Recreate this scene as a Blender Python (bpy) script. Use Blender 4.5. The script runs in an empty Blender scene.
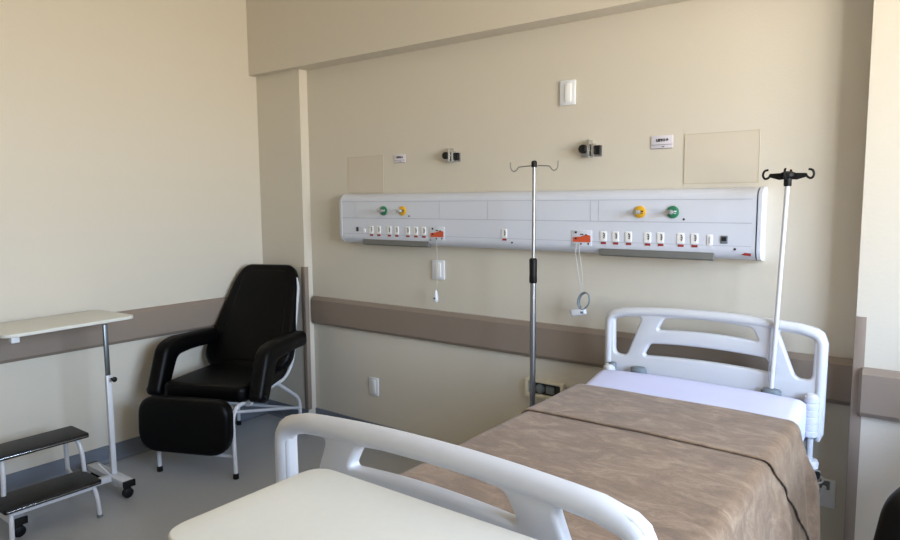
import bpy, bmesh, math, random
from mathutils import Vector, Matrix, noise
random.seed(4)
PI = math.pi
COL = bpy.context.scene.collection

# ------------------------------------------------------------------ materials
def lin(c):
    return tuple(((v/255)/12.92 if v/255 <= .04045 else ((v/255+.055)/1.055)**2.4) for v in c) + (1,)
def mat(name, rgb, rough=.5, metal=0, noise_amt=0, nscale=8, bump=0, bscale=60, sheen=0, coat=0, spec=.5):
    m = bpy.data.materials.new(name); m.use_nodes = True
    nt = m.node_tree; b = nt.nodes['Principled BSDF']
    c = lin(rgb)
    b.inputs['Base Color'].default_value = c
    b.inputs['Roughness'].default_value = rough
    b.inputs['Metallic'].default_value = metal
    b.inputs['Specular IOR Level'].default_value = spec
    if sheen:
        b.inputs['Sheen Weight'].default_value = sheen; b.inputs['Sheen Roughness'].default_value = .4
    if coat: b.inputs['Coat Weight'].default_value = coat
    tc = nt.nodes.new('ShaderNodeTexCoord')
    if noise_amt:
        n = nt.nodes.new('ShaderNodeTexNoise'); n.inputs['Scale'].default_value = nscale; n.inputs['Detail'].default_value = 4
        nt.links.new(tc.outputs['Object'], n.inputs['Vector'])
        r = nt.nodes.new('ShaderNodeValToRGB')
        r.color_ramp.elements[0].position = .3; r.color_ramp.elements[1].position = .7
        r.color_ramp.elements[0].color = tuple(v*(1-noise_amt) for v in c[:3])+(1,)
        r.color_ramp.elements[1].color = tuple(min(1, v*(1+noise_amt)) for v in c[:3])+(1,)
        nt.links.new(n.outputs['Fac'], r.inputs['Fac']); nt.links.new(r.outputs['Color'], b.inputs['Base Color'])
    if bump:
        n2 = nt.nodes.new('ShaderNodeTexNoise'); n2.inputs['Scale'].default_value = bscale; n2.inputs['Detail'].default_value = 3
        nt.links.new(tc.outputs['Object'], n2.inputs['Vector'])
        bp = nt.nodes.new('ShaderNodeBump'); bp.inputs['Strength'].default_value = bump; bp.inputs['Distance'].default_value = .004
        nt.links.new(n2.outputs['Fac'], bp.inputs['Height']); nt.links.new(bp.outputs['Normal'], b.inputs['Normal'])
    return m
WALL = mat('wall_paint', (210,203,189), .5, bump=.15, bscale=90)
BEAM = WALL
CEIL = mat('ceiling_paint', (228,222,206), .8)
FLOOR = mat('vinyl_floor', (168,171,175), .34, noise_amt=.05, nscale=120)
SKIRT = mat('skirting_vinyl', (112,118,128), .5)
RAIL = mat('bumper_rail_vinyl', (140,126,114), .45)
RAILD = mat('bumper_rail_shadow_gap', (64,56,48), .6)
WPL = mat('white_plastic', (226,229,234), .35)
BEDPL = mat('bed_board_plastic', (206,208,213), .28)
PANEL = mat('panel_white_enamel', (212,217,229), .3)
SEAM = mat('panel_seam_grey', (176,182,195), .5)
PLATE = mat('outlet_cream', (240,240,240), .4)
IVORY = mat('ivory_plate', (216,208,186), .45)
HATCH = mat('painted_cover', (186,175,152), .55)
COVER = mat('painted_cover_face', (206,197,181), .6)
WMET = mat('white_metal_tube', (210,212,217), .3)
TABLE = mat('laminate_offwhite', (219,218,210), .38, noise_amt=.012, nscale=60)
TEDGE = mat('laminate_edge', (214,210,194), .4)
BLACK = mat('black_leatherette', (3,3,4), .42, spec=.16, bump=.2, bscale=250)
BRUB = mat('black_rubber', (9,9,10), .5, spec=.3)
CHROME = mat('chrome', (205,205,205), .22, metal=1)
STEEL = mat('brushed_steel', (160,162,166), .34, metal=1)
GTUBE = mat('zinc_tube', (112,118,122), .35, metal=.8)
GREY = mat('grey_plastic', (112,122,128), .5)
DGREY = mat('dark_grey', (48,50,52), .5)
CORD = mat('cord_grey', (182,182,180), .5)
LITE = mat('frosted_diffuser', (108,109,106), .5)
GREEN = mat('green_escutcheon', (44,122,88), .4)
YELL = mat('yellow_escutcheon', (218,168,38), .4)
RED = mat('red_label', (150,44,40), .5)
ORANGE = mat('orange_label', (208,86,52), .5)
INK = mat('black_ink', (22,22,26), .6)
SIGN = mat('sign_white', (214,210,220), .4)
SHEET = mat('white_sheet', (208,210,238), .8, bump=.12, bscale=30)
FRIDGE = mat('tread_rubber', (20,17,16), .42, spec=.3, noise_amt=.35, nscale=30, bump=.3, bscale=150)
GLASS = bpy.data.materials.new('window_glass'); GLASS.use_nodes = True
gn = GLASS.node_tree; gn.nodes.remove(gn.nodes['Principled BSDF'])
g1 = gn.nodes.new('ShaderNodeBsdfTransparent'); g2 = gn.nodes.new('ShaderNodeBsdfGlossy'); g2.inputs['Roughness'].default_value = .02
g3 = gn.nodes.new('ShaderNodeMixShader'); g3.inputs[0].default_value = .06
gn.links.new(g1.outputs[0], g3.inputs[1]); gn.links.new(g2.outputs[0], g3.inputs[2]); gn.links.new(g3.outputs[0], gn.nodes['Material Output'].inputs[0])
MATT = mat('blue_mattress_cover', (120,140,170), .5)
def blanket_mat():
    m = bpy.data.materials.new('brown_fleece'); m.use_nodes = True; nt = m.node_tree; b = nt.nodes['Principled BSDF']
    tc = nt.nodes.new('ShaderNodeTexCoord')
    mp = nt.nodes.new('ShaderNodeMapping'); mp.inputs['Scale'].default_value = (6, 11, 11)
    nt.links.new(tc.outputs['Object'], mp.inputs['Vector'])
    n = nt.nodes.new('ShaderNodeTexNoise'); n.inputs['Scale'].default_value = 1.6; n.inputs['Detail'].default_value = 9; n.inputs['Roughness'].default_value = .72; n.inputs['Distortion'].default_value = .6
    nt.links.new(mp.outputs[0], n.inputs['Vector'])
    r = nt.nodes.new('ShaderNodeValToRGB')
    r.color_ramp.elements[0].position = .36; r.color_ramp.elements[0].color = lin((114,92,71))
    r.color_ramp.elements[1].position = .7; r.color_ramp.elements[1].color = lin((156,133,107))
    e = r.color_ramp.elements.new(.5); e.color = lin((128,104,81))
    nt.links.new(n.outputs['Fac'], r.inputs['Fac']); nt.links.new(r.outputs['Color'], b.inputs['Base Color'])
    b.inputs['Roughness'].default_value = .9; b.inputs['Sheen Weight'].default_value = .3; b.inputs['Sheen Roughness'].default_value = .35
    b.inputs['Sheen Tint'].default_value = (1, .97, .92, 1)
    n2 = nt.nodes.new('ShaderNodeTexNoise'); n2.inputs['Scale'].default_value = 220
    bp = nt.nodes.new('ShaderNodeBump'); bp.inputs['Strength'].default_value = .35; bp.inputs['Distance'].default_value = .003
    nt.links.new(tc.outputs['Object'], n2.inputs['Vector']); nt.links.new(n2.outputs['Fac'], bp.inputs['Height']); nt.links.new(bp.outputs['Normal'], b.inputs['Normal'])
    return m
FLEECE = blanket_mat()

# ------------------------------------------------------------------ object helpers
def tag(o, label=None, cat=None, group=None, kind=None):
    if label: o['label'] = label
    if cat: o['category'] = cat
    if group: o['group'] = group
    if kind: o['kind'] = kind
    return o
def obj(name, bm, m, parent=None, smooth=True, angle=40):
    me = bpy.data.meshes.new(name)
    bmesh.ops.recalc_face_normals(bm, faces=bm.faces[:])
    bm.to_mesh(me); bm.free()
    for k in (m if isinstance(m, (list, tuple)) else [m]): me.materials.append(k)
    o = bpy.data.objects.new(name, me); COL.objects.link(o)
    if smooth:
        for p in me.polygons: p.use_smooth = True
        me.set_sharp_from_angle(angle=math.radians(angle))
    if parent: o.parent = parent
    return o
def empty(name, loc=(0,0,0), rz=0):
    o = bpy.data.objects.new(name, None); COL.objects.link(o); o.location = loc; o.rotation_euler = (0,0,rz); o.empty_display_size = .05
    return o
def struct(name, bm, m, **k):
    return tag(obj(name, bm, m, **k), kind='structure')
def merge(bm, other, mi=None):
    me = bpy.data.meshes.new('tmp'); other.to_mesh(me); other.free()
    n = len(bm.faces); bm.from_mesh(me); bpy.data.meshes.remove(me)
    if mi is not None:
        bm.faces.ensure_lookup_table()
        for f in bm.faces[n:]: f.material_index = mi
    return bm
def box(bm, c, s, bev=0, seg=2, M=None, mi=None):
    b = bmesh.new(); bmesh.ops.create_cube(b, size=1)
    for v in b.verts: v.co = Vector((v.co.x*s[0], v.co.y*s[1], v.co.z*s[2]))
    if bev: bmesh.ops.bevel(b, geom=b.edges[:]+b.verts[:], offset=bev, segments=seg, profile=.5, affect='EDGES')
    if M is not None: bmesh.ops.transform(b, matrix=M, verts=b.verts[:])
    bmesh.ops.translate(b, vec=Vector(c), verts=b.verts[:])
    return merge(bm, b, mi)
def bx(c, s, bev=0, seg=2, M=None):
    return box(bmesh.new(), c, s, bev, seg, M)
def smooth_path(pts, rad, n=6):
    pts = [Vector(p) for p in pts]; out = [pts[0]]
    for i in range(1, len(pts)-1):
        a, b, c = pts[i-1], pts[i], pts[i+1]
        r = min(rad, (a-b).length*.49, (c-b).length*.49)
        p0 = b+(a-b).normalized()*r; p1 = b+(c-b).normalized()*r
        for k in range(n+1):
            t = k/n; out.append((1-t)**2*p0+2*t*(1-t)*b+t*t*p1)
    out.append(pts[-1]); return out
def tube(bm, pts, r, seg=12, cap=True, rad=0, closed=False, sq=None, mi=None):
    """sweep a circle (or an ellipse: sq=(ru, rv)) along points"""
    if rad: pts = smooth_path(pts, rad)
    pts = [Vector(p) for p in pts]
    b = bmesh.new(); rings = []; N = len(pts)
    up = None
    for i, p in enumerate(pts):
        if closed: t = (pts[(i+1) % N]-pts[i-1]).normalized()
        else: t = (pts[min(i+1, N-1)]-pts[max(i-1, 0)]).normalized()
        if up is None:
            up = Vector((0,0,1)) if abs(t.z) < .9 else Vector((0,1,0))
        side = t.cross(up).normalized(); up = side.cross(t).normalized()
        rr = r[i] if isinstance(r, (list, tuple)) else r
        ru, rv = sq if sq else (rr, rr)
        rings.append([b.verts.new(p+side*math.cos(2*PI*k/seg)*ru+up*math.sin(2*PI*k/seg)*rv) for k in range(seg)])
    for i in range(N if closed else N-1):
        A, B = rings[i], rings[(i+1) % N]
        for k in range(seg): b.faces.new((A[k], A[(k+1) % seg], B[(k+1) % seg], B[k]))
    if cap and not closed:
        b.faces.new(rings[0][::-1]); b.faces.new(rings[-1])
    return merge(bm, b, mi)
def tb(pts, r, **k): return tube(bmesh.new(), pts, r, **k)
def lathe(bm, prof, c, axis='z', seg=24, mi=None):
    """prof: list of (radius, height)"""
    b = bmesh.new(); rings = []
    for r, h in prof:
        rings.append([b.verts.new((r*math.cos(2*PI*k/seg), r*math.sin(2*PI*k/seg), h)) for k in range(seg)])
    for i in range(len(rings)-1):
        for k in range(seg): b.faces.new((rings[i][k], rings[i][(k+1) % seg], rings[i+1][(k+1) % seg], rings[i+1][k]))
    b.faces.new(rings[0][::-1]); b.faces.new(rings[-1])
    if axis == 'y-': bmesh.ops.rotate(b, cent=(0,0,0), matrix=Matrix.Rotation(PI/2, 3, 'X'), verts=b.verts[:])
    if axis == 'x': bmesh.ops.rotate(b, cent=(0,0,0), matrix=Matrix.Rotation(PI/2, 3, 'Y'), verts=b.verts[:])
    bmesh.ops.translate(b, vec=Vector(c), verts=b.verts[:])
    return merge(bm, b, mi)
def fillet(pts, rads, n=6):
    out = []; N = len(pts)
    for i in range(N):
        a, b, c = Vector(pts[i-1]), Vector(pts[i]), Vector(pts[(i+1) % N])
        r = rads[i] if isinstance(rads, (list, tuple)) else rads
        if r <= 0: out.append(b); continue
        r = min(r, (a-b).length*.48, (c-b).length*.48)
        p0 = b+(a-b).normalized()*r; p1 = b+(c-b).normalized()*r
        for k in range(n+1):
            t = k/n; out.append((1-t)**2*p0+2*t*(1-t)*b+t*t*p1)
    return out
def plate(outer, holes, th, bev, M=None, res=3):
    """solid board from 2D outlines (x, y) with rounded edges; lies in local XY, thickness along Z, centred"""
    cu = bpy.data.curves.new('tmpc', 'CURVE'); cu.dimensions = '2D'; cu.fill_mode = 'BOTH'
    cu.extrude = max(th/2-bev, 0); cu.bevel_depth = bev; cu.bevel_resolution = res; cu.offset = -bev
    def add(p):
        s = cu.splines.new('POLY'); s.points.add(len(p)-1); s.use_cyclic_u = True
        for k, q in enumerate(p): s.points[k].co = (q[0], q[1], 0, 1)
    def area(p): return sum(p[i-1][0]*p[i][1]-p[i][0]*p[i-1][1] for i in range(len(p)))
    add(outer if area(outer) > 0 else outer[::-1])
    for h in holes: add(h if area(h) < 0 else h[::-1])
    o = bpy.data.objects.new('tmpo', cu); COL.objects.link(o)
    bpy.context.view_layer.update()
    me = bpy.data.meshes.new_from_object(o.evaluated_get(bpy.context.evaluated_depsgraph_get()))
    b = bmesh.new(); b.from_mesh(me)
    bpy.data.objects.remove(o); bpy.data.curves.remove(cu); bpy.data.meshes.remove(me)
    bmesh.ops.remove_doubles(b, verts=b.verts[:], dist=1e-5)
    if M is not None: bmesh.ops.transform(b, matrix=M, verts=b.verts[:])
    return b
XZ = Matrix(((1,0,0,0),(0,0,-1,0),(0,1,0,0),(0,0,0,1)))   # local (x, y, z) -> world (x, -z, y)
def prism_x(prof, x0, x1, mi=None):
    """extrude a (y, z) profile along X"""
    b = bmesh.new()
    A = [b.verts.new((x0, y, z)) for y, z in prof]; B = [b.verts.new((x1, y, z)) for y, z in prof]
    n = len(prof)
    for i in range(n): b.faces.new((A[i], A[(i+1) % n], B[(i+1) % n], B[i]))
    b.faces.new(A[::-1]); b.faces.new(B)
    return b
def text(name, body, size, loc, m, parent, rot=(PI/2, 0, 0)):
    cu = bpy.data.curves.new('txt', 'FONT'); cu.body = body; cu.size = size; cu.extrude = .0004; cu.align_x = 'CENTER'; cu.align_y = 'CENTER'; cu.offset = .0009
    o = bpy.data.objects.new('t', cu); COL.objects.link(o); bpy.context.view_layer.update()
    me = bpy.data.meshes.new_from_object(o.evaluated_get(bpy.context.evaluated_depsgraph_get())); bpy.data.objects.remove(o); bpy.data.curves.remove(cu)
    me.materials.clear(); me.materials.append(m); me.name = name
    t = bpy.data.objects.new(name, me); COL.objects.link(t); t.location = loc; t.rotation_euler = rot; t.parent = parent
    return t
def children_of(o): return [c for c in bpy.data.objects if c.parent == o]
def copy_tree(o, parent=None):
    c = o.copy(); COL.objects.link(c); c.parent = parent
    for ch in children_of(o): copy_tree(ch, c)
    return c

# ------------------------------------------------------------------ room shell
XL, XR, YF, ZC = -.87, 4.7, -5.2, 3.0
CX = 2.715                      # left edge of the right-hand column
WIN = (-2.7, -.6, .95, 2.6)   # window in the right wall: y0, y1, z0, z1
struct('floor', bx(((XL+XR)/2, YF/2, -.05), (XR-XL+.4, -YF+.4, .1)), FLOOR, smooth=False)
struct('ceiling', bx(((XL+XR)/2, YF/2, ZC+.05), (XR-XL+.4, -YF+.4, .1)), CEIL, smooth=False)
struct('wall_back', bx(((XL+XR)/2, .1, ZC/2), (XR-XL+.4, .2, ZC)), WALL, smooth=False)
struct('wall_left', bx((XL-.1, YF/2, ZC/2), (.2, -YF, ZC)), WALL, smooth=False)
struct('wall_front', bx(((XL+XR)/2, YF-.1, ZC/2), (XR-XL+.4, .2, ZC)), WALL, smooth=False)
b = bmesh.new()
y0, y1, z0, z1 = WIN
box(b, (XR+.1, (YF+y0)/2, ZC/2), (.2, y0-YF, ZC)); box(b, (XR+.1, y1/2, ZC/2), (.2, -y1, ZC))
box(b, (XR+.1, (y0+y1)/2, z0/2), (.2, y1-y0, z0)); box(b, (XR+.1, (y0+y1)/2, (z1+ZC)/2), (.2, y1-y0, ZC-z1))
struct('wall_right', b, WALL, smooth=False)
struct('wall_pilaster', bx(((XL-.432)/2, -.0325, ZC/2), (-.432-XL, .065, ZC)), WALL, smooth=False)
struct('wall_column', bx(((CX+XR)/2, -.06, ZC/2), (XR-CX, .12, ZC)), WALL, smooth=False)
struct('wall_beam', bx(((XL+XR)/2, -.0625, (2.345+ZC)/2), (XR-XL, .125, ZC-2.345)), BEAM, smooth=False)
# window
w = tag(empty('window_1', (XR+.1, (y0+y1)/2, z0)), kind='structure')
b = bmesh.new(); H = z1-z0; W = y1-y0
for yy in (-W/2+.03, -W/6, W/6, W/2-.03): box(b, (0, yy, H/2), (.06, .06, H), .004)
for zz in (.03, H-.03): box(b, (0, 0, zz), (.06, W, .06), .004)
obj('window_frame', b, WPL, w)
for k in (-1, 0, 1): obj('glass_pane', bx((0, k*W/3, H/2), (.006, W/3-.06, H-.12)), GLASS, w, smooth=False)
obj('window_sill', bx((-.09, 0, -.015), (.26, W+.1, .03), .006), IVORY, w)
# skirting (coved vinyl): profile along X / along Y
def skirt_prof(t=.006, h=.10, r=.022):
    p = [(0, 0), (0, h), (-t, h-.002)]
    for k in range(7):
        a = k/6*PI/2; p.append((-t-r+r*math.cos(a), r-r*math.sin(a)+.001))
    p.append((-t-r, 0)); return p
def skirt(name, x0, x1, y):
    b = prism_x(skirt_prof(), x0, x1); bmesh.ops.translate(b, vec=(0, y, 0), verts=b.verts[:]); return struct(name, b, SKIRT)
skirt('baseboard_back', -.432, CX, 0)
skirt('baseboard_pilaster', XL, -.432, -.065)
skirt('baseboard_column', CX, XR, -.12)
b = prism_x(skirt_prof(), YF, -.065); bmesh.ops.rotate(b, cent=(0,0,0), matrix=Matrix.Rotation(PI/2, 3, 'Z'), verts=b.verts[:])
bmesh.ops.translate(b, vec=(XL, 0, 0), verts=b.verts[:]); struct('baseboard_left', b, SKIRT)
# wall bumper rails
def rail_prof(z0=.688, z1=.872, d=.032):
    return [(0, z0), (0, z1), (-d*.55, z1), (-d, z1-.022), (-d, z0+.018), (-d*.6, z0)]
def rail(name, L):
    b = prism_x(rail_prof(), .012, L-.012)
    for x0, x1, s in ((.012, 0, 1), (L-.012, L, 1)):      # moulded end caps
        pr = rail_prof(); c = bmesh.new()
        A = [c.verts.new((x0, y, z)) for y, z in pr]
        B = [c.verts.new((x1, y*.55, .78+(z-.78)*.9)) for y, z in pr]
        n = len(pr)
        for i in range(n): c.faces.new((A[i], A[(i+1) % n], B[(i+1) % n], B[i]))
        c.faces.new(B)
        merge(b, c)
    # fine shadow groove under the rail
    return struct(name, b, RAIL, angle=25)
r = rail('trim_1', CX-.01+.445); r.location = (-.445+.02, 0, 0)
r = rail('trim_2', XR-2.735); r.location = (2.735, -.12, 0)
r = rail('trim_3', -YF-.09); r.location = (XL, YF, 0); r.rotation_euler = (0, 0, PI/2)
# corner guards
b = bmesh.new(); box(b, (-.447, -.0665, .585), (.034, .004, .97), .0012); box(b, (-.4305, -.052, .585), (.004, .03, .97), .0012); struct('trim_4', b, RAIL)
b = bmesh.new(); box(b, (CX+.016, -.1215, .58), (.036, .004, .96), .0012); box(b, (CX-.001, -.106, .58), (.004, .03, .96), .0012); struct('trim_5', b, RAIL)

# ------------------------------------------------------------------ headwall panel
hp = tag(empty('headwall_panel', (1.14, 0, 1.24)), 'long white medical service panel with gas outlets and sockets above the bed', 'medical panel')
PX0, PX1 = -.075, 2.365
D = .085
def psec(d=0):
    pr = [(0, 1.243-d), (0, 1.545+d)]
    for k in range(7):
        a = k/6*PI/2; pr.append((-D+.045-d-.045*math.sin(a)*1, 1.500+.042*math.cos(a)+d*math.cos(a)))
    pr += [(-D-d, 1.31)]
    for k in range(6):
        a = k/5*PI/2; pr.append((-D+.05-d-.05*math.cos(a), 1.29-.045*math.sin(a)-d*math.sin(a)))
    return pr
def pshift(b): bmesh.ops.translate(b, vec=(-1.14, 0, -1.24), verts=b.verts[:]); return b
def P(x, y, z): return (x-1.14, y, z-1.24)
obj('panel_body', pshift(prism_x(psec(), PX0+.025, PX1-.02)), PANEL, hp, angle=50)
# rounded left end, square right end
b = bmesh.new(); N = 6; prev = None
for k in range(N+1):
    a = k/N*PI/2; x = PX0+.03-.03*math.sin(a); ins = .03*(1-math.cos(a))
    ring = [b.verts.new((x, y*(1-ins*4), 1.394+(z-1.394)*(1-ins/.15))) for y, z in psec(.002)]
    if prev:
        for i in range(len(ring)): b.faces.new((prev[i], prev[(i+1) % len(ring)], ring[(i+1) % len(ring)], ring[i]))
    else: b.faces.new(ring)
    prev = ring
b.faces.new(prev); obj('end_cap', pshift(b), PANEL, hp)
obj('end_cap', pshift(prism_x(psec(.002), PX1-.014, PX1)), PANEL, hp, angle=50)
b = bmesh.new()
box(b, P(1.14, -D-.0004, 1.497), (2.38, .002, .0022)); box(b, P(1.14, -D-.0004, 1.399), (2.38, .002, .003)); box(b, P(1.14, -D-.0004, 1.304), (2.38, .002, .002))
for x in (.07, .72, 1.04, 1.62, 1.66): box(b, P(x, -D-.0004, 1.448), (.0016, .002, .096))
obj('panel_seam', b, SEAM, hp, smooth=False)
for x0, x1 in ((.13, .64), (1.665, 2.185)):
    b = plate(fillet([(x0, 1.236), (x1-.0, 1.236), (x1, 1.267), (x0+.004, 1.267)], .006), [], .03, .003, XZ)
    bmesh.ops.rotate(b, cent=((x0+x1)/2, 0, 1.256), matrix=Matrix.Rotation(math.radians(-14), 3, 'X'), verts=b.verts[:])
    bmesh.ops.translate(b, vec=(0, -D+.013, .003), verts=b.verts[:])
    o = obj('reading_light_diffuser', pshift(b), LITE, hp)
def gas(x, m, lab):
    b = bmesh.new(); lathe(b, [(.027, 0), (.027, .006), (.022, .010), (.012, .011)], P(x, -D, 1.443), 'y-'); o = obj('gas_outlet', b, m, hp)
    o['label'] = lab
    b = bmesh.new(); lathe(b, [(.010, .008), (.010, .03), (.007, .034), (.007, .058), (.009, .060), (.009, .068)], P(x, -D, 1.443), 'y-'); obj('nozzle', b, CHROME, o)
    b = bmesh.new(); box(b, P(x+.012, -D-.0108, 1.446), (.012, .002, .006)); box(b, P(x+.012, -D-.0108, 1.437), (.009, .002, .003)); obj('marking', b, WPL if m is GREEN else INK, o, smooth=False)
gas(.305, GREEN, 'green gas outlet'); gas(.452, YELL, 'yellow gas outlet'); gas(1.860, YELL, 'yellow gas outlet'); gas(2.008, GREEN, 'green gas outlet')
def sock(x, z=1.331):
    b = plate(fillet([(x-.015, z-.024), (x+.015, z-.024), (x+.015, z+.022), (x-.015, z+.022)], .003), [], .004, .001, XZ)
    bmesh.ops.translate(b, vec=(0, -D-.001, 0), verts=b.verts[:]); o = obj('power_socket', pshift(b), PLATE, hp)
    b = bmesh.new()
    for dz in (-.009, 0, .009): box(b, P(x+.003, -D-.0035, z+dz+.002), (.004, .002, .005))
    tube(b, [P(x+.001, -D-.0035, z+.015), P(x+.007, -D-.0035, z+.009), P(x+.008, -D-.0035, z-.002), P(x+.004, -D-.0035, z-.012)], .0016, seg=5)
    obj('socket_slot', b, DGREY, o)
    obj('socket_label', bx(P(x+.001, -D-.0012, z-.033), (.025, .0016, .010)), RED, o, smooth=False)
for x in (.203,.262,.346,.404,.488,.548,.607,1.142,1.686,1.746,1.808,1.897,1.956,2.044,2.103): sock(x)
b = bmesh.new(); box(b, P(.087, -D-.002, 1.331), (.018, .005, .026), .002); obj('data_port', b, DGREY, hp)
b = bmesh.new(); box(b, P(2.224, -D-.001, 1.329), (.03, .004, .034), .002); o = obj('data_port', b, GREY, hp); obj('port_opening', bx(P(2.224, -D-.0034, 1.332), (.02, .002, .017)), INK, o, smooth=False)
b = bmesh.new(); lathe(b, [(.013, 0), (.013, .004), (.008, .006)], P(.142, -D, 1.322), 'y-'); obj('round_switch', b, WPL, hp)
b = bmesh.new(); box(b, P(2.166, -D-.001, 1.326), (.024, .004, .046), .002); o = obj('blank_switch', b, PLATE, hp); obj('switch_slot', bx(P(2.166, -D-.0036, 1.326), (.006, .002, .03)), SEAM, o, smooth=False)
for x, z in ((.50, 1.413), (2.055, 1.412), (1.188, 1.284), (.655, 1.283), (2.268, 1.291)):
    b = bmesh.new(); lathe(b, [(.005, 0), (.005, .002), (.002, .003)], P(x, -D, z), 'y-', seg=10); obj('screw', b, DGREY, hp)
b = plate([(2.292, 1.268), (2.33, 1.264), (2.33, 1.276), (2.306, 1.277)], [], .002, .0003, XZ); bmesh.ops.translate(b, vec=(0, -D+.003, 0), verts=b.verts[:]); obj('maker_badge', pshift(b), RED, hp, smooth=False)
b = bmesh.new(); box(b, P(-.048, -D+.002, 1.285), (.018, .003, .006)); obj('maker_badge', b, GREY, hp, smooth=False)
def call_station(x):
    z = 1.318
    b = bmesh.new(); box(b, P(x, -D-.001, z), (.105, .003, .075), .001); o = obj('nurse_call_station', b, PANEL, hp)
    b = plate([(x-.045, z-.019), (x+.046, z-.019), (x+.046, z+.012), (x+.024, z+.017), (x-.006, z+.007), (x-.045, z+.003)], [], .002, .0004, XZ)
    bmesh.ops.translate(b, vec=(0, -D-.003, 0), verts=b.verts[:]); q = obj('orange_strip', pshift(b), ORANGE, o, smooth=False)
    for dx, dz, w_, h_ in ((-.029, .027, .010, .010), (-.029, -.002, .010, .008), (.002, .018, .018, .005), (.024, .016, .006, .008), (.036, -.026, .008, .009), (-.002, -.027, .008, .008)):
        obj('call_button', box(bmesh.new(), P(x+dx, -D-.0045, z+dz), (w_, .002, h_), .0008), INK, o)
call_station(.702); call_station(1.576)

# nurse call cords (things hanging from the panel)
b = bmesh.new(); cpts = [(.714, -D-.010, 1.292), (.716, -.112, 1.27), (.720, -.105, 1.2), (.714, -.10, 1.1), (.708, -.10, 1.02), (.700, -.10, .99)]
nc = tag(empty('call_pendant', (.706, -.10, .96)), 'small white pear-shaped call button hanging on a cord by the left switch', 'call button')
def rel(pts, o): return [tuple(Vector(p)-Vector(o)) for p in pts]
obj('cord', tb(rel(cpts, nc.location), .0017, seg=6, rad=.03), CORD, nc)
b = bmesh.new(); lathe(b, [(.004, .045), (.008, .035), (.011, .015), (.013, -.005), (.011, -.018), (.005, -.024)], (-.004, 0, 0)); obj('handle', b, WPL, nc)
b = bmesh.new(); lathe(b, [(.005, 0), (.005, .008)], (-.004, -.010, 0), 'y-', seg=10); obj('button', b, DGREY, nc)
nc2 = tag(empty('call_handset', (1.575, -.10, .965)), 'white call handset with a coiled cord hanging beside the bed headboard', 'call button')
cp = [(1.572, -D-.010, 1.292), (1.575, -.11, 1.26), (1.590, -.105, 1.16), (1.592, -.10, 1.07)]
obj('cord', tb(rel(cp, nc2.location), .0017, seg=6, rad=.03), CORD, nc2)
cp = [(1.556, -D-.010, 1.292), (1.556, -.11, 1.25), (1.575, -.105, 1.12), (1.586, -.10, 1.06)]
obj('cord', tb(rel(cp, nc2.location), .0017, seg=6, rad=.03), CORD, nc2)
b = bmesh.new()
for t in range(3):
    ring = [(1.602+(.024+.002*t)*math.cos(a)+.012*math.sin(a), -.10-.006*t, 1.022+(.036+.002*t)*math.sin(a)-.008*math.cos(a)) for a in [k/20*2*PI for k in range(20)]]
    tube(b, rel(ring, nc2.location), .0035, seg=6, closed=True)
obj('coiled_cord', b, GREY, nc2)
b = bx((-.002, -.002, 0), (.080, .024, .036), .009, 3, Matrix.Rotation(math.radians(-14), 4, 'Y')); obj('handset_body', b, WPL, nc2)
obj('button', bx((.02, -.014, .001), (.014, .003, .010), .001), GREY, nc2)

# ------------------------------------------------------------------ wall fittings
def wall_plate(name, x0, x1, z0, z1, label, cat='switch', m=WPL, toggle=True, group=None, y=0, inner=None):
    o = tag(empty(name, ((x0+x1)/2, y, (z0+z1)/2)), label, cat, group)
    w, h = x1-x0, z1-z0
    obj('cover_plate', bx((0, -.005, 0), (w, .01, h), .003), m, o)
    if toggle: obj('rocker', bx((.004, -.011, 0), (w*.42, .006, h*.74), .002), inner or PLATE, o)
    return o
wall_plate('blank_wall_plate', 1.412, 1.494, 1.956, 2.074, 'white rectangular cover plate alone high on the back wall', 'wall plate', m=WPL)
wall_plate('light_switch', .602, .69, 1.052, 1.162, 'white light switch right below the left end of the panel', 'switch')
wall_plate('wall_socket', .083, .16, .283, .396, 'white wall socket low on the back wall near the chair', 'socket')
s = wall_plate('outlet_plate', 2.600, 2.665, .252, .368, 'beige outlet plate low on the wall right of the bed', 'socket', m=WPL, toggle=False)
obj('socket_face', bx((-.005, -.012, .035), (.036, .008, .036), .003), GREY, s)
# cable at the low outlet
c = tag(empty('power_cable', (2.612, 0, .375)), 'thin white looped power cable hanging by the headboard corner post', 'cable')
pts = []
for k in range(40):
    a = k/39*4.3*PI; pts.append((.018*math.cos(a)-.02+.0006*k, -.025-.012*math.sin(a*.5), .02-.0016*k+.018*math.sin(a)))
pts += [(-.005, -.02, -.09), (-.03, -.022, -.16), (-.02, -.04, -.26), (-.03, -.05, -.35), (-.06, -.06, -.3705), (-.14, -.07, -.3705)]
obj('cable', tb(pts, .0042, seg=6), WPL, c)
obj('plug', bx((-.016, -.028, .012), (.03, .03, .03), .006, 3), DGREY, c)

def bracket(x, z, k, label):
    o = tag(empty('rail_clamp_bracket', (x, 0, z)), label, 'wall bracket', None)
    obj('back_plate', bx((.004, -.003, -.006), (.098*k, .006, .048*k), .001), STEEL, o)
    b = bmesh.new(); lathe(b, [(.006, 0), (.006, .02)], (-.025*k, -.006, 0), 'y-', seg=12); lathe(b, [(.018*k, .018), (.020*k, .022), (.020*k, .040), (.015*k, .046)], (-.025*k, 0, .004), 'y-', seg=10)
    obj('knob', b, BRUB, o)
    b = bmesh.new()
    box(b, (.003, -.022, .004), (.012*k, .040, .078*k), .002); box(b, (.020*k, -.018, -.002), (.010*k, .034, .056*k), .002)
    obj('clamp_jaw', b, CHROME, o)
    obj('rubber_pad', bx((.036*k, -.012, -.002), (.022*k, .018, .040*k), .002), BRUB, o)
    return o
bracket(1.578, 1.735, 1.08, 'steel clamp bracket on the wall right of the steel drip stand')
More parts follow.
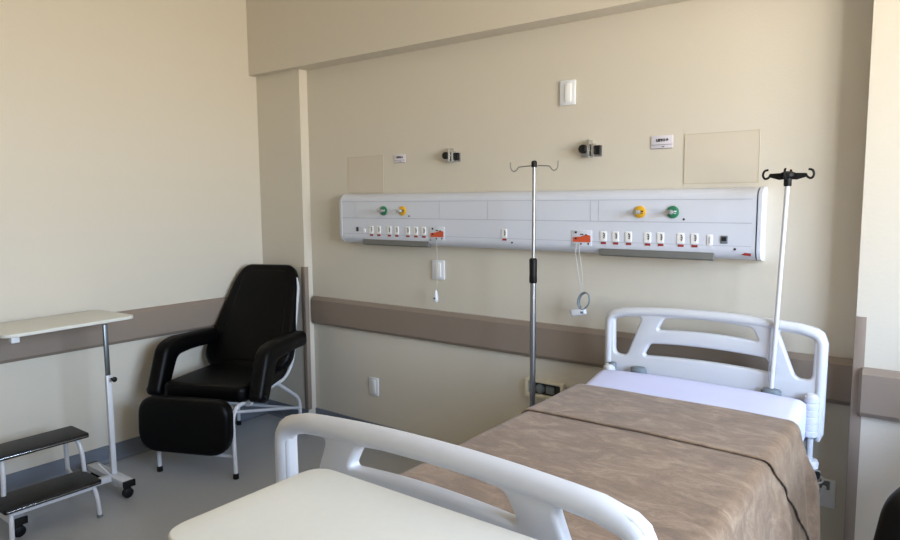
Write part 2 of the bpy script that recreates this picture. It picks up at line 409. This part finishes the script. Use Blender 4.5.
bracket(.750, 1.742, 1.0, 'steel clamp bracket on the wall left of the steel drip stand')
def sign(x, z, w, h, txt, label):
    o = tag(empty('bed_sign', (x, 0, z)), label, 'sign')
    obj('sign_plate', bx((0, -.002, 0), (w, .004, h), .0006), SIGN, o)
    b = bmesh.new(); box(b, (0, -.0046, -h*.2), (w, .0008, .0014)); box(b, (0, -.0046, -h*.49), (w, .0008, .0016)); box(b, (.006, -.0046, -h*.35), (w*.12, .0008, .003)); obj('sign_line', b, INK, o, smooth=False)
    text('sign_lettering', txt, h*.27, (.002, -.0048, h*.13), INK, o)
sign(1.921, 1.753, .098, .058, 'LEITO B', 'white sign reading LEITO B on the wall above the bed')
sign(.362, 1.747, .086, .050, 'LEITO A', 'small white sign reading LEITO A above the left end of the panel')
def hatch(x0, x1, z0, z1, label):
    o = tag(empty('access_cover', ((x0+x1)/2, 0, z0)), label, 'access cover')
    obj('cover_panel', bx((0, -.001, (z1-z0)/2), (x1-x0, .002, z1-z0)), COVER, o, smooth=False)
    b = bmesh.new(); w, h = x1-x0, z1-z0
    for c_, s_ in (((0, -.0022, h-.001), (w, .0012, .0022)), ((0, -.0022, .001), (w, .0012, .0022)), ((-w/2+.001, -.0022, h/2), (.0022, .0012, h)), ((w/2-.001, -.0022, h/2), (.0022, .0012, h))): box(b, c_, s_)
    obj('cover_edge', b, HATCH, o, smooth=False)
hatch(-.069, .229, 1.550, 1.772, 'small square beige access cover above the left end of the panel')
hatch(2.022, 2.33, 1.565, 1.780, 'large beige rectangular access cover above the right end of the panel')
# recessed box low on the wall behind the drip stand
o = tag(empty('wall_box', (1.345, 0, .525)), 'cream open wall box with dark recess low behind the steel drip stand', 'wall box')
b = plate(fillet([(-.112, -.05), (.112, -.05), (.112, .05), (-.112, .05)], .008), [fillet([(-.094, -.03), (.094, -.03), (.094, .034), (-.094, .034)], .006)], .03, .003, XZ)
bmesh.ops.translate(b, vec=(0, -.015, 0), verts=b.verts[:]); obj('box_frame', b, IVORY, o)
obj('box_recess', bx((0, -.004, 0), (.2, .006, .075)), DGREY, o, smooth=False)
b = bmesh.new(); lathe(b, [(.026, 0), (.024, .012), (.014, .018)], (-.03, -.004, 0), 'y-', seg=16); box(b, (.03, -.012, 0), (.05, .016, .04), .008, 3); obj('box_fitting', b, GREY, o)

# ------------------------------------------------------------------ hospital bed
BX, HY, FY = 2.19, -.17, -2.005
bed = tag(empty('hospital_bed', (BX, -1.09, 0)), 'white plastic hospital bed with cut-out headboard and footboard', 'bed')
BL = Vector(bed.location)
def arch(x, z, amp=.026): return z+amp*(1-(x/.44)**2)
def board(yc, rim_r):
    hw = .444
    top = [(x, 1.012+.026*(1-(x/hw)**2)) for x in [(-.40+.8*k/16) for k in range(17)]]
    outer = [(-hw+.012, .577), (-hw, .60), (-hw-.002, .955), (-hw+.012, .992)] + [(-.42+.01, 1.008)] + top[1:-1] + [(.41, 1.008), (hw-.012, .992), (hw+.002, .955), (hw, .60), (hw-.012, .577), (.36, .56), (-.36, .56)]
    def sl(p): return p
    lt = fillet([(-.401, .975), (-.272, .987), (-.340, .808), (-.398, .806)], [.02, .022, .02, .03])
    rt = [(-x, z) for x, z in lt][::-1]
    def slot(w0, w1, z0, z1, am):
        up = [(x, z1+am*(1-(x/w1)**2)) for x in [w1-2*w1*k/10 for k in range(11)]]
        dn = [(x, z0+am*(1-(x/w0)**2)) for x in [-w0+2*w0*k/10 for k in range(11)]]
        return fillet(up+dn, [.018]+[0]*9+[.018, .018]+[0]*9+[.018], n=7)
    s1 = slot(.207, .178, .934, .988, .010); s2 = slot(.264, .236, .815, .872, .010)
    h = [lt, rt, s1, s2]
    b = plate([Vector(p) for p in outer], [[Vector(q) for q in k] for k in h], .036, .010, XZ, res=3)
    bmesh.ops.translate(b, vec=(0, yc, 0), verts=b.verts[:])
    # rounded moulded rim
    rim = smooth_path([(-hw+.020, yc, .60), (-hw+.019, yc, .97)], 0)[:1]+[Vector((-hw+.019, yc, z)) for z in (.7, .8, .9, .945)]
    for k in range(1, 6):
        a = k/6*PI/2; rim.append(Vector((-hw+.019+.045*(1-math.cos(a)), yc, .945+.046*math.sin(a))))
    for x, z in top[1:-1]: rim.append(Vector((x, yc, z-.0205)))
    rim = rim[:-1] + [Vector((-p.x, p.y, p.z)) for p in rim[:-1][::-1]] if False else rim
    rim += [Vector((-p.x, p.y, p.z)) for p in rim[:10][::-1]]
    tube(b, rim, .02, seg=16, sq=rim_r)
    return b
def tshift(b, v): bmesh.ops.translate(b, vec=v, verts=b.verts[:]); return b
hb = obj('headboard', tshift(board(HY, (.0205, .025)), (0, 1.09, 0)), BEDPL, bed, angle=50)
q = tshift(board(FY, (.0235, .028)), (0, 1.09, 0))
for v in q.verts: v.co.x = v.co.x*1.035+.001; v.co.z -= .009
fb = obj('footboard', q, BEDPL, bed, angle=50)
b = bmesh.new(); box(b, (.247, HY-.017+1.09, .9), (.003, .004, .24)); obj('board_seam', b, SEAM, hb, smooth=False)
# grey grips / sockets
for x, z, w_ in ((-.395, .770, .035), (-.275, .766, .07), (.262, .757, .075)):
    b = bmesh.new(); lathe(b, [(w_/2, -.02), (w_/2, .0), (w_/2*.8, .006)], (x, HY-.036+1.09, z-.004), seg=20)
    for v in b.verts: v.co.y = (HY-.036+1.09)+(v.co.y-(HY-.036+1.09))*(.022/(w_/2) if w_ > .05 else 1)
    obj('pole_socket', b, GREY, bed)
# corrugated corner posts with bumpers at the head end
for sx in (-1, 1):
    b = bmesh.new(); pr = [(.012, .49), (.012, .592)]
    for k in range(6):
        z = .628+k*.0265; pr += [(.0225, z-.0265), (.0250, z-.0245), (.0250, z-.006), (.0225, z-.004)]
    pr += [(.016, .765)]
    lathe(b, pr, (sx*.405, HY-.045+1.09, 0), seg=16)
    post = obj('corner_post', b, BEDPL, bed, angle=25)
    b = bmesh.new(); lathe(b, [(.012, .512), (.030, .510), (.034, .500), (.033, .482), (.02, .474)], (sx*.405, HY-.045+1.09, 0), seg=20); obj('bumper', b, WPL, post)
    obj('side_bar', bx((sx*.430, HY-.03+1.09, .668), (.016, .03, .17), .006, 3), BEDPL, bed)
b = bmesh.new()
for sx in (-1, 1): box(b, (sx*.38, 0, .50), (.05, 1.76, .06), .008)
for yy in (-.80, -.3, .3, .80): box(b, (0, yy, .50), (.74, .05, .05), .006)
obj('bed_frame', b, WMET, bed)
obj('mattress_deck', bx((0, 0, .545), (.80, 1.72, .025), .008), GREY, bed)
b = bmesh.new()
for sx in (-1, 1): box(b, (sx*.30, 0, .16), (.05, 1.5, .05), .006)
for yy in (-.72, .72): box(b, (0, yy, .16), (.70, .05, .05), .006)
obj('base_frame', b, WMET, bed)
for yy in (-.45, .45): obj('lift_column', bx((0, yy, .33), (.12, .12, .33), .01), WMET, bed)
for sx in (-1, 1):
    for sy in (-1, 1):
        b = bmesh.new(); lathe(b, [(.045, -.014), (.052, -.010), (.052, .010), (.045, .014)], (sx*.33, sy*.72, .052), 'x', seg=20)
        cs = obj('caster', b, GREY, bed)
        obj('caster_fork', bx((sx*.33, sy*.72, .11), (.04, .07, .06), .008), WMET, cs)

# mattress with fitted sheet
MX0, MX1, MY0, MY1, MZ = 1.752, 2.583, -1.955, -.225, .708
mt = tag(empty('mattress', (BX, -1.09, .56)), 'mattress with white fitted sheet lying on the hospital bed', 'mattress')
obj('mattress_core', bx((-.02, 0, .066), (.79, 1.70, .12), .03, 4), MATT, mt)
def sheet_mesh():
    b = bmesh.new(); nx, ny = 60, 70; g = []
    cx, cy = (MX0+MX1)/2, (MY0+MY1)/2; hx, hy = (MX1-MX0)/2, (MY1-MY0)/2
    for j in range(ny+1):
        row = []
        for i in range(nx+1):
            u = -1+2*i/nx; v = -1+2*j/ny
            # arclength style mapping : outer bands go down the side
            def m_(t, h, drop):
                band = .14; a = abs(t)
                if a < 1-band: return t/(1-band)*(h-.026), 0
                q = (a-(1-band))/band
                if q < .4:
                    an = q/.4*PI/2; return math.copysign(h-.026+.026*math.sin(an), t), .026*(1-math.cos(an))
                return math.copysign(h, t), .026+(q-.4)/.6*drop
            x, dx = m_(u, hx, .118); y, dy = m_(v, hy, .118)
            z = MZ-max(dx, dy)-.4*min(dx, dy)*(1 if max(dx, dy) < .04 else 0)
            if v > .3: z += .050*max(0, min(1, (y+cy+.50)/.22))**1.3*(1-u*u*.35)
            wob = noise.noise(Vector((x*5+3, y*7, 1)))*.003
            wr = .004*max(0, math.sin((x*1.2-y*.9)*55))*max(0, x/hx-.55)*(1 if v > .5 else 0)
            z += wob+wr
            if max(dx, dy) > .04:
                k = noise.noise(Vector((x*9, y*9, z*3)))*.006; x += k*(1 if dx > dy else 0); y += min(0, k)*(1 if dy >= dx else 0)
            row.append(b.verts.new((x+cx-BX, y+cy+1.09, z-.56)))
        g.append(row)
    for j in range(ny):
        for i in range(nx): b.faces.new((g[j][i], g[j][i+1], g[j+1][i+1], g[j+1][i]))
    return b
obj('fitted_sheet', sheet_mesh(), SHEET, mt, angle=180)

# blanket
def blanket_layer(ytop_a, ytop_b, skew_a, skew_b, off, dropR, dropL, seedv, ny=90, flare=1.0):
    """cloth from y=ytop_a (head edge) to ytop_b (foot edge); skew moves each edge towards the head as it hangs down on the right"""
    b = bmesh.new(); g = []
    xs = []
    R = .036; x0, x1 = MX0-.008-off*.5, MX1+.010+off
    sL = dropL; sR = dropR; top = (x1-R)-(x0+R)
    def prof(s):
        # s from -(sL+arc) .. to right end ; returns x, dz (drop), side param (0 on top)
        arc = R*PI/2
        if s < 0:
            q = -s
            if q < arc: a = q/R; return x0+R-R*math.sin(a), R*(1-math.cos(a)), -q/arc*.2
            return x0-(q-arc)*.06, R+(q-arc), -(.2+(q-arc))
        if s <= top: return x0+R+s, 0, 0
        q = s-top
        if q < arc: a = q/R; return x1-R+R*math.sin(a), R*(1-math.cos(a)), .02*q/arc
        return x1+(q-arc)*.13*flare, R+(q-arc)*.99, .02+(q-arc)
    arc = R*PI/2; tot0 = -(sL+arc); tot1 = top+arc+sR; nx = 110
    for j in range(ny+1):
        v = j/ny; row = []
        for i in range(nx+1):
            s = tot0+(tot1-tot0)*i/nx
            x, dz, side = prof(s)
            ea = ytop_a+skew_a*max(0, side); eb = ytop_b+skew_b*max(0, side)
            wav = .004*math.sin(x*9+seedv)+.004*noise.noise(Vector((x*4, seedv, 0)))
            y = ea+(eb-ea)*v + (wav if v < .02 or v > .98 else 0)
            z = MZ+.006+off-dz+.007*math.sin(min(1, max(0, (x-x0)/(x1-x0)))*PI)
            n1 = noise.noise(Vector((x*3.1, y*2.6, 5)))*.003+noise.noise(Vector((x*7, y*5, 9)))*.0012
            if dz < .02: z += n1+.003
            if dz > .03:
                k = min(1, (dz-.03)/.15)
                f = (.010*math.sin(y*13+.6)+.007*math.sin(y*29+dz*5)+.010*noise.noise(Vector((y*5, dz*3, 2))))*k
                x += (abs(f)+f*.4)*(1 if side > 0 else -1)
            row.append(b.verts.new((x-BX, y+1.09, z-.70)))
        g.append(row)
    for j in range(ny):
        for i in range(nx): b.faces.new((g[j][i], g[j][i+1], g[j+1][i+1], g[j+1][i]))
    return b
bl = tag(empty('blanket', (BX, -1.09, .70)), 'brown fleece blanket spread over the bed with its top edge folded back', 'blanket')
def cloth(name, b, th):
    o = obj(name, b, FLEECE, bl, angle=180)
    md = o.modifiers.new('thickness', 'SOLIDIFY'); md.thickness = th; md.offset = 1
    return o
cloth('main_layer', blanket_layer(-.53, -1.955, .25, 0, .002, .50, .34, 1.3, ny=130), .004)
cloth('folded_layer', blanket_layer(-.485, -.912, .32, 1.05, .009, .50, .30, 4.1, ny=60), .005)

# ------------------------------------------------------------------ drip stands
iv = tag(empty('drip_stand', (1.437, -.30, 0)), 'tall stainless steel drip stand with black collar left of the bed', 'drip stand')
obj('lower_tube', tb([(0, 0, .07), (0, 0, 1.17)], .0135, seg=20), STEEL, iv)
obj('upper_rod', tb([(0, 0, 1.15), (.002, 0, 1.655)], .0082, seg=16), STEEL, iv)
b = bmesh.new(); lathe(b, [(.015, 1.115), (.0185, 1.122), (.0175, 1.16), (.0185, 1.225), (.012, 1.232)], (0, 0, 0), seg=20); obj('locking_collar', b, BRUB, iv)
b = bmesh.new(); lathe(b, [(.012, 1.648), (.013, 1.655), (.013, 1.672), (.008, 1.678)], (.002, 0, 0), seg=16); obj('hook_hub', b, BRUB, iv)
for ang in (0, PI):
    pts = [(0, 0, 1.656), (.078, 0, 1.652), (.086, 0, 1.638), (.098, 0, 1.630), (.112, 0, 1.636), (.118, 0, 1.650), (.118, 0, 1.674)]
    M = Matrix.Rotation(ang+.1, 4, 'Z')
    obj('hook', tb([M@Vector(p) for p in smooth_path(pts, .01, 3)], .0026, seg=8), STEEL, iv)
b = bmesh.new(); lathe(b, [(.03, .06), (.032, .075), (.02, .10), (.014, .12)], (0, 0, 0)); obj('base_hub', b, BRUB, iv)
for k in range(5):
    a = k*2*PI/5+.63
    e = (.22*math.cos(a), .22*math.sin(a))
    l = obj('base_leg', tb([(.02*math.cos(a), .02*math.sin(a), .075), (e[0], e[1], .062)], .011, seg=10), STEEL, iv)
    b = bmesh.new(); lathe(b, [(.018, -.010), (.022, -.007), (.022, .007), (.018, .010)], (e[0], e[1], .0225), 'x', seg=16); box(b, (e[0], e[1], .05), (.024, .018, .028), .004); obj('caster', b, BRUB, l)
iv2 = tag(empty('drip_pole', (2.452, HY-.036, .762)), 'white drip pole with black four-arm hook head mounted on the headboard', 'drip stand')
obj('pole', tb([(0, 0, 0), (.026, 0, .795)], .0085, seg=16), WMET, iv2)
b = bmesh.new(); lathe(b, [(.012, .782), (.014, .785), (.014, .812), (.024, .818), (.026, .832), (.012, .838)], (.026, 0, 0), seg=16); obj('hook_hub', b, BRUB, iv2)
for k, ang in enumerate((.05, PI/2+.05, PI+.05, 3*PI/2+.05)):
    M = Matrix.Translation((.026, 0, .82)) @ Matrix.Rotation(ang, 4, 'Z')
    b = bmesh.new()
    q = bmesh.new()
    pr = [(.01, -.012), (.01, .012), (.062, .010), (.066, .002), (.062, -.004), (.03, -.014)]
    A = [q.verts.new((x, -.005, z)) for x, z in pr]; B = [q.verts.new((x, .005, z)) for x, z in pr]
    for i in range(6): q.faces.new((A[i], A[(i+1) % 6], B[(i+1) % 6], B[i]))
    q.faces.new(A[::-1]); q.faces.new(B); merge(b, q)
    tube(b, smooth_path([(.06, 0, .002), (.070, 0, -.008), (.080, 0, -.010), (.088, 0, .004), (.082, 0, .022), (.068, 0, .024)], .008, 3), .0042, seg=8)
    bmesh.ops.transform(b, matrix=M, verts=b.verts[:]); obj('hook_arm', b, BRUB, iv2)

# ------------------------------------------------------------------ recliner chair (local: x = sideways, y = backwards, front at -y)
def make_recliner():
    r = empty('recliner_chair')
    F = lambda u, v, z: (u, -v, z)       # v forward
    # seat
    b = plate(fillet([(-.25, -.24), (.25, -.24), (.262, .30), (.235, .335), (-.235, .335), (-.262, .30)], .05), [], .095, .030, None, res=5)
    for v in b.verts: v.co = Vector((v.co.x, -v.co.y, v.co.z+.437+.012*math.cos(v.co.x*5)-.02*max(0, -v.co.y)))
    obj('seat', b, BLACK, r, angle=80)
    # backrest
    out = fillet([(-.235, -.01), (.225, -.01), (.288, .07), (.284, .17), (.212, .62), (.168, .722), (-.180, .722), (-.232, .62), (-.312, .17), (-.310, .07)], [.09, .09, .10, .10, .10, .09, .09, .10, .10, .10], n=6)
    b = plate(out, [], .085, .030, None, res=5)
    dv, dz = -.36, .615; L = math.hypot(dv, dz); e = Vector((0, -dv/L, dz/L)); n = Vector((0, -dz/L, -dv/L))
    base = Vector((0, .15, .452))
    def tr(v): return base+Vector((v.x, 0, 0))+e*v.y+n*(v.z+.0)
    for v in b.verts: v.co = tr(v.co)
    br = obj('backrest', b, BLACK, r, angle=80)
    b = plate(fillet([(-.225, .05), (.225, .05), (.165, .67), (-.165, .67)], .07), [], .02, .009, None, res=3)
    for v in b.verts: v.co = tr(v.co+Vector((0, 0, .037)))
    obj('backrest_cushion', b, BLACK, br, angle=80)
    # footrest
    b = plate(fillet([(-.28, .140), (.28, .140), (.28, .442), (-.28, .442)], [.13, .13, .10, .10], n=8), [], .085, .030, None, res=5)
    for v in b.verts: v.co = Vector((v.co.x-.036, -(.437+v.co.z+(v.co.y-.3)*-.06), v.co.y))
    obj('footrest', b, BLACK, r, angle=80)
    # arms
    for s in (-1, 1):
        prof = fillet([(-.26, .692), (.14, .700), (.235, .672), (.345, .405), (.245, .372), (.130, .590), (-.05, .602), (-.26, .600)], [.04, .08, .08, .045, .045, .035, .08, .04], n=7)
        if s < 0: prof = [Vector((max(p.x, -.215), p.y)) if p.x < -.215 else p for p in prof]
        b = plate(prof, [], .092, .028, None, res=4)
        for v in b.verts:
            back = max(0, -v.co.x)
            v.co = Vector((s*.322+v.co.z+(back*.22 if s < 0 else 0), -v.co.x, v.co.y+.010*math.cos(v.co.z*30)))
        a = obj('armrest', b, BLACK, r, angle=80)
        b = bmesh.new(); lathe(b, [(.016, -.012), (.018, 0), (.012, .014)], (s*.366, -.29, .43), 'x', seg=12); obj('arm_knob', b, BRUB, a)
        arm = bmesh.new(); tube(arm, [(s*.245, -.28, .375), (s*.285, -.30, .385), (s*.30, -.295, .42)], .009, rad=.02); obj('arm_bracket', arm, WMET, r)
        # side frame : front leg, rear leg, back tube
        fl = obj('leg', tb([F(s*.235, .25, .392), F(s*.235, .37, .388), F(s*.235, .41, .34), F(s*.238, .405, .02)], .0115, seg=12, rad=.04), WMET, r)
        b = bmesh.new(); lathe(b, [(.015, 0), (.016, .003), (.0145, .028), (.012, .03)], F(s*.238, .405, 0), seg=14); obj('rubber_foot', b, BRUB, fl)
        rl = obj('leg', tb([F(s*.235, .10, .39), F(s*.235, -.085, .40), F(s*.23, -.36, .235), F(s*.228, -.40, .18), F(s*.226, -.40, .02)], .0115, seg=12, rad=.04), WMET, r)
        b = bmesh.new(); lathe(b, [(.015, 0), (.016, .003), (.0145, .028), (.012, .03)], F(s*.226, -.40, 0), seg=14); obj('rubber_foot', b, BRUB, rl)
        obj('side_tube', tb([F(s*.235, .40, .37), F(s*.23, -.385, .155)], .009, seg=10), WMET, r)
        w0 = .232
        obj('back_tube', tb([F(s*.24, .02, .405), F(s*.262, -.14, .41), F(s*.272, -.235, .50), F(s*.255, -.31, .70), F(s*.225, -.435, .95), F(s*.20, -.46, 1.0)], .010, seg=12, rad=.06), WMET, r)
    obj('cross_bar', tb([F(-.235, .395, .12), F(.235, .395, .12)], .009, seg=10), WMET, r)
    obj('cross_bar', tb([F(-.228, -.38, .15), F(.228, -.38, .15)], .009, seg=10), WMET, r)
    b = bmesh.new(); tube(b, [F(-.12, .30, .395), F(-.12, .40, .30)], .009); tube(b, [F(.12, .30, .395), F(.12, .40, .30)], .009); obj('footrest_link', b, WMET, r)
    return r
rc = make_recliner()
rc.location = (-.444, -.628, 0); rc.rotation_euler = (0, 0, math.atan2(.40, .916))
tag(rc, 'black padded recliner with white tube frame in the corner by the left wall', 'recliner chair', 'black recliner chairs')
r2 = copy_tree(rc); r2.location = (3.298, -.793, 0); r2.rotation_euler = (0, 0, math.atan2(-.37, .93))
tag(r2, 'black padded chair cut off at the bottom right beyond the bed', 'recliner chair')

# ------------------------------------------------------------------ overbed tables
def make_table(zt, length, depth, mast_off, over=.22, top_turn=0, name='overbed_table'):
    """origin on the floor under the mast; top extends along -y; feet along x"""
    t = empty(name)
    x0, x1 = -depth+mast_off, mast_off; yb = over; ya = yb-length
    out = fillet([(x0, ya), (x1, ya), (x1, yb), (x0, yb)], .055, n=8)
    b = plate(out, [], .017, .004, None, res=3); tshift(b, (0, 0, zt-.0085))
    tp = obj('table_top', b, TABLE, t)
    obj('top_bracket', bx(((x0+x1)/2-.05, -.12, zt-.028), (.05, length*.6, .012), .003), WMET, t)
    if top_turn: tp.rotation_euler = (0, 0, top_turn)
    obj('upper_mast', bx((0, 0, (zt-.022+.55)/2), (.018, .022, zt-.022-.55), .004), GTUBE, t)
    obj('lower_mast', bx((0, 0, .355), (.021, .027, .53), .004), WMET, t)
    b = bmesh.new(); lathe(b, [(.004, 0), (.004, .020), (.011, .023), (.014, .028), (.014, .034), (.009, .037)], (.010, .012, .60), 'x', seg=10); obj('height_knob', b, BRUB, t)
    obj('base_beam', bx((.012, -.245, .082), (.04, .46, .03), .003), WMET, t)
    obj('brace', bx((.01, -.045, .125), (.010, .008, .12), .001, 2, Matrix.Rotation(math.radians(35), 4, 'X')), WMET, t)
    for yy in (.0, -.50):
        f = obj('base_foot', bx((-.045, yy, .078), (.40, .058, .030), .003), WMET, t)
        for xx in (-.245, .155): obj('end_plug', bx((xx, yy, .078), (.014, .062, .034), .003), BRUB, f)
        for xx in (-.215, .135):
            b = bmesh.new(); lathe(b, [(.021, -.014), (.026, -.010), (.026, .010), (.021, .014)], (xx, yy, .0265), 'x', seg=18); box(b, (xx, yy, .052), (.026, .03, .03), .006); obj('caster', b, BRUB, f)
    return t
t1 = make_table(.907, .64, .37, .008, .172, .07)
t1.location = (-.448, -1.374, 0)
tag(t1, 'narrow overbed table on a single grey and white post by left wall', 'overbed table')
# small white clip under the far end of the tabletop
obj('edge_clip', bx((-.025, -.405, .872), (.03, .035, .03), .002), WPL, t1)
t2 = make_table(.94, .80, .365, .1825)
t2.location = (2.517, -2.250, 0); t2.rotation_euler = (0, 0, -PI/2)
tag(t2, 'cream overbed table top with rounded corners standing before the footboard', 'overbed table')

# ------------------------------------------------------------------ step stool
st = tag(empty('step_stool', (-.41, -1.71, 0)), 'two-step white stool with black ribbed treads by the left wall', 'step stool')
def tread(xc, z, w, l, yc=0):
    b = plate(fillet([(xc-w/2, yc-l/2), (xc+w/2, yc-l/2), (xc+w/2, yc+l/2), (xc-w/2, yc+l/2)], .012), [], .022, .004, None, res=3); tshift(b, (0, 0, z-.011))
    o = obj('tread', b, FRIDGE, st)
    b = bmesh.new()
    box(b, (xc+w/2+.0005, yc, z-.012), (.003, l-.02, .0035), .0006); obj('edge_strip', b, CHROME, o)
    return o
tread(.095, .18, .205, .415, -.04); tread(-.080, .362, .195, .43, -.012)
for s in (-1, 1):
    for nm, pts in (('leg', [(.07, s*.15-.04, .160), (.172, s*.175-.04, .158), (.192, s*.183-.04, .10), (.196, s*.188-.04, .004)]),
                    ('leg', [(-.10, s*.15-.01, .345), (-.015, s*.165-.01, .343), (.016, s*.172-.01, .28), (.022, s*.178-.012, .162)]),
                    ('leg', [(-.07, s*.15-.01, .345), (-.125, s*.160-.01, .343), (-.145, s*.172-.018, .28), (-.155, s*.192-.026, .004)])):
        o = obj(nm, tb(pts, .0105, seg=12, rad=.035), WMET, st)
        e = pts[-1]
        if e[2] > .1: continue
        b = bmesh.new(); lathe(b, [(.012, 0), (.013, .002), (.0125, .012)], (e[0], e[1], 0), seg=12); obj('rubber_foot', b, GREY, o)
obj('front_rail', bx((.172, -.035, .150), (.018, .36, .026), .003), WMET, st)
b = bmesh.new()
tube(b, [(.06, -.19, .155), (-.135, -.195, .155)], .008); obj('side_rail', b, WMET, st)
obj('side_rail', tb([(.06, .11, .155), (-.135, .155, .155)], .008), WMET, st)

# ------------------------------------------------------------------ light
wd = bpy.data.worlds.new('World'); bpy.context.scene.world = wd; wd.use_nodes = True
wn = wd.node_tree; bg = wn.nodes['Background']
tc = wn.nodes.new('ShaderNodeTexCoord'); sp = wn.nodes.new('ShaderNodeSeparateXYZ'); rp = wn.nodes.new('ShaderNodeValToRGB'); mr = wn.nodes.new('ShaderNodeMapRange')
wn.links.new(tc.outputs['Generated'], sp.inputs[0]); wn.links.new(sp.outputs['Z'], mr.inputs['Value'])
mr.inputs['From Min'].default_value = -1; mr.inputs['From Max'].default_value = 1
wn.links.new(mr.outputs[0], rp.inputs['Fac']); wn.links.new(rp.outputs[0], bg.inputs[0])
rp.color_ramp.elements[0].position = 0; rp.color_ramp.elements[0].color = (.62, .54, .43, 1)          # sunlit ground
rp.color_ramp.elements[1].position = 1; rp.color_ramp.elements[1].color = (.38, .54, .95, 1)          # open sky
for p_, c_ in ((.485, (.80, .71, .57, 1)), (.50, (.95, .95, .95, 1)), (.56, (.68, .83, 1.0, 1)), (.70, (.50, .68, 1.0, 1))):
    e = rp.color_ramp.elements.new(p_); e.color = c_
bg.inputs[1].default_value = 28.5
def area(name, loc, rot, sx, sy, power, col):
    l = bpy.data.lights.new(name, 'AREA'); l.shape = 'RECTANGLE'; l.size = sx; l.size_y = sy; l.energy = power; l.color = col
    o = bpy.data.objects.new(name, l); COL.objects.link(o); o.location = loc; o.rotation_euler = rot; return o
a = area('window_portal', (XR+.19, (WIN[0]+WIN[1])/2, (WIN[2]+WIN[3])/2), (0, PI/2, 0), WIN[3]-WIN[2], WIN[1]-WIN[0], 1, (1, 1, 1))
a.data.cycles.is_portal = True

# ------------------------------------------------------------------ camera
cam = bpy.data.cameras.new('camera'); co = bpy.data.objects.new('camera', cam); COL.objects.link(co)
yaw, pit, rol = math.radians(-37.1746), math.radians(5.917), math.radians(-.4246)
f = Vector((math.sin(yaw)*math.cos(pit), math.cos(yaw)*math.cos(pit), -math.sin(pit)))
rt = Vector((math.cos(yaw), -math.sin(yaw), 0)); up = rt.cross(f)
r2_ = rt*math.cos(rol)+up*math.sin(rol); u2 = up*math.cos(rol)-rt*math.sin(rol)
M = Matrix((r2_, u2, -f)).transposed().to_4x4(); M.translation = Vector((3, -3, 1.5)); co.matrix_world = M
cam.sensor_width = 36; cam.lens = 36*670.62/900; cam.clip_start = .05
sc = bpy.context.scene; sc.camera = co
sc.view_settings.view_transform = 'Standard'; sc.view_settings.look = 'None'; sc.view_settings.gamma = 1; sc.view_settings.exposure = 0
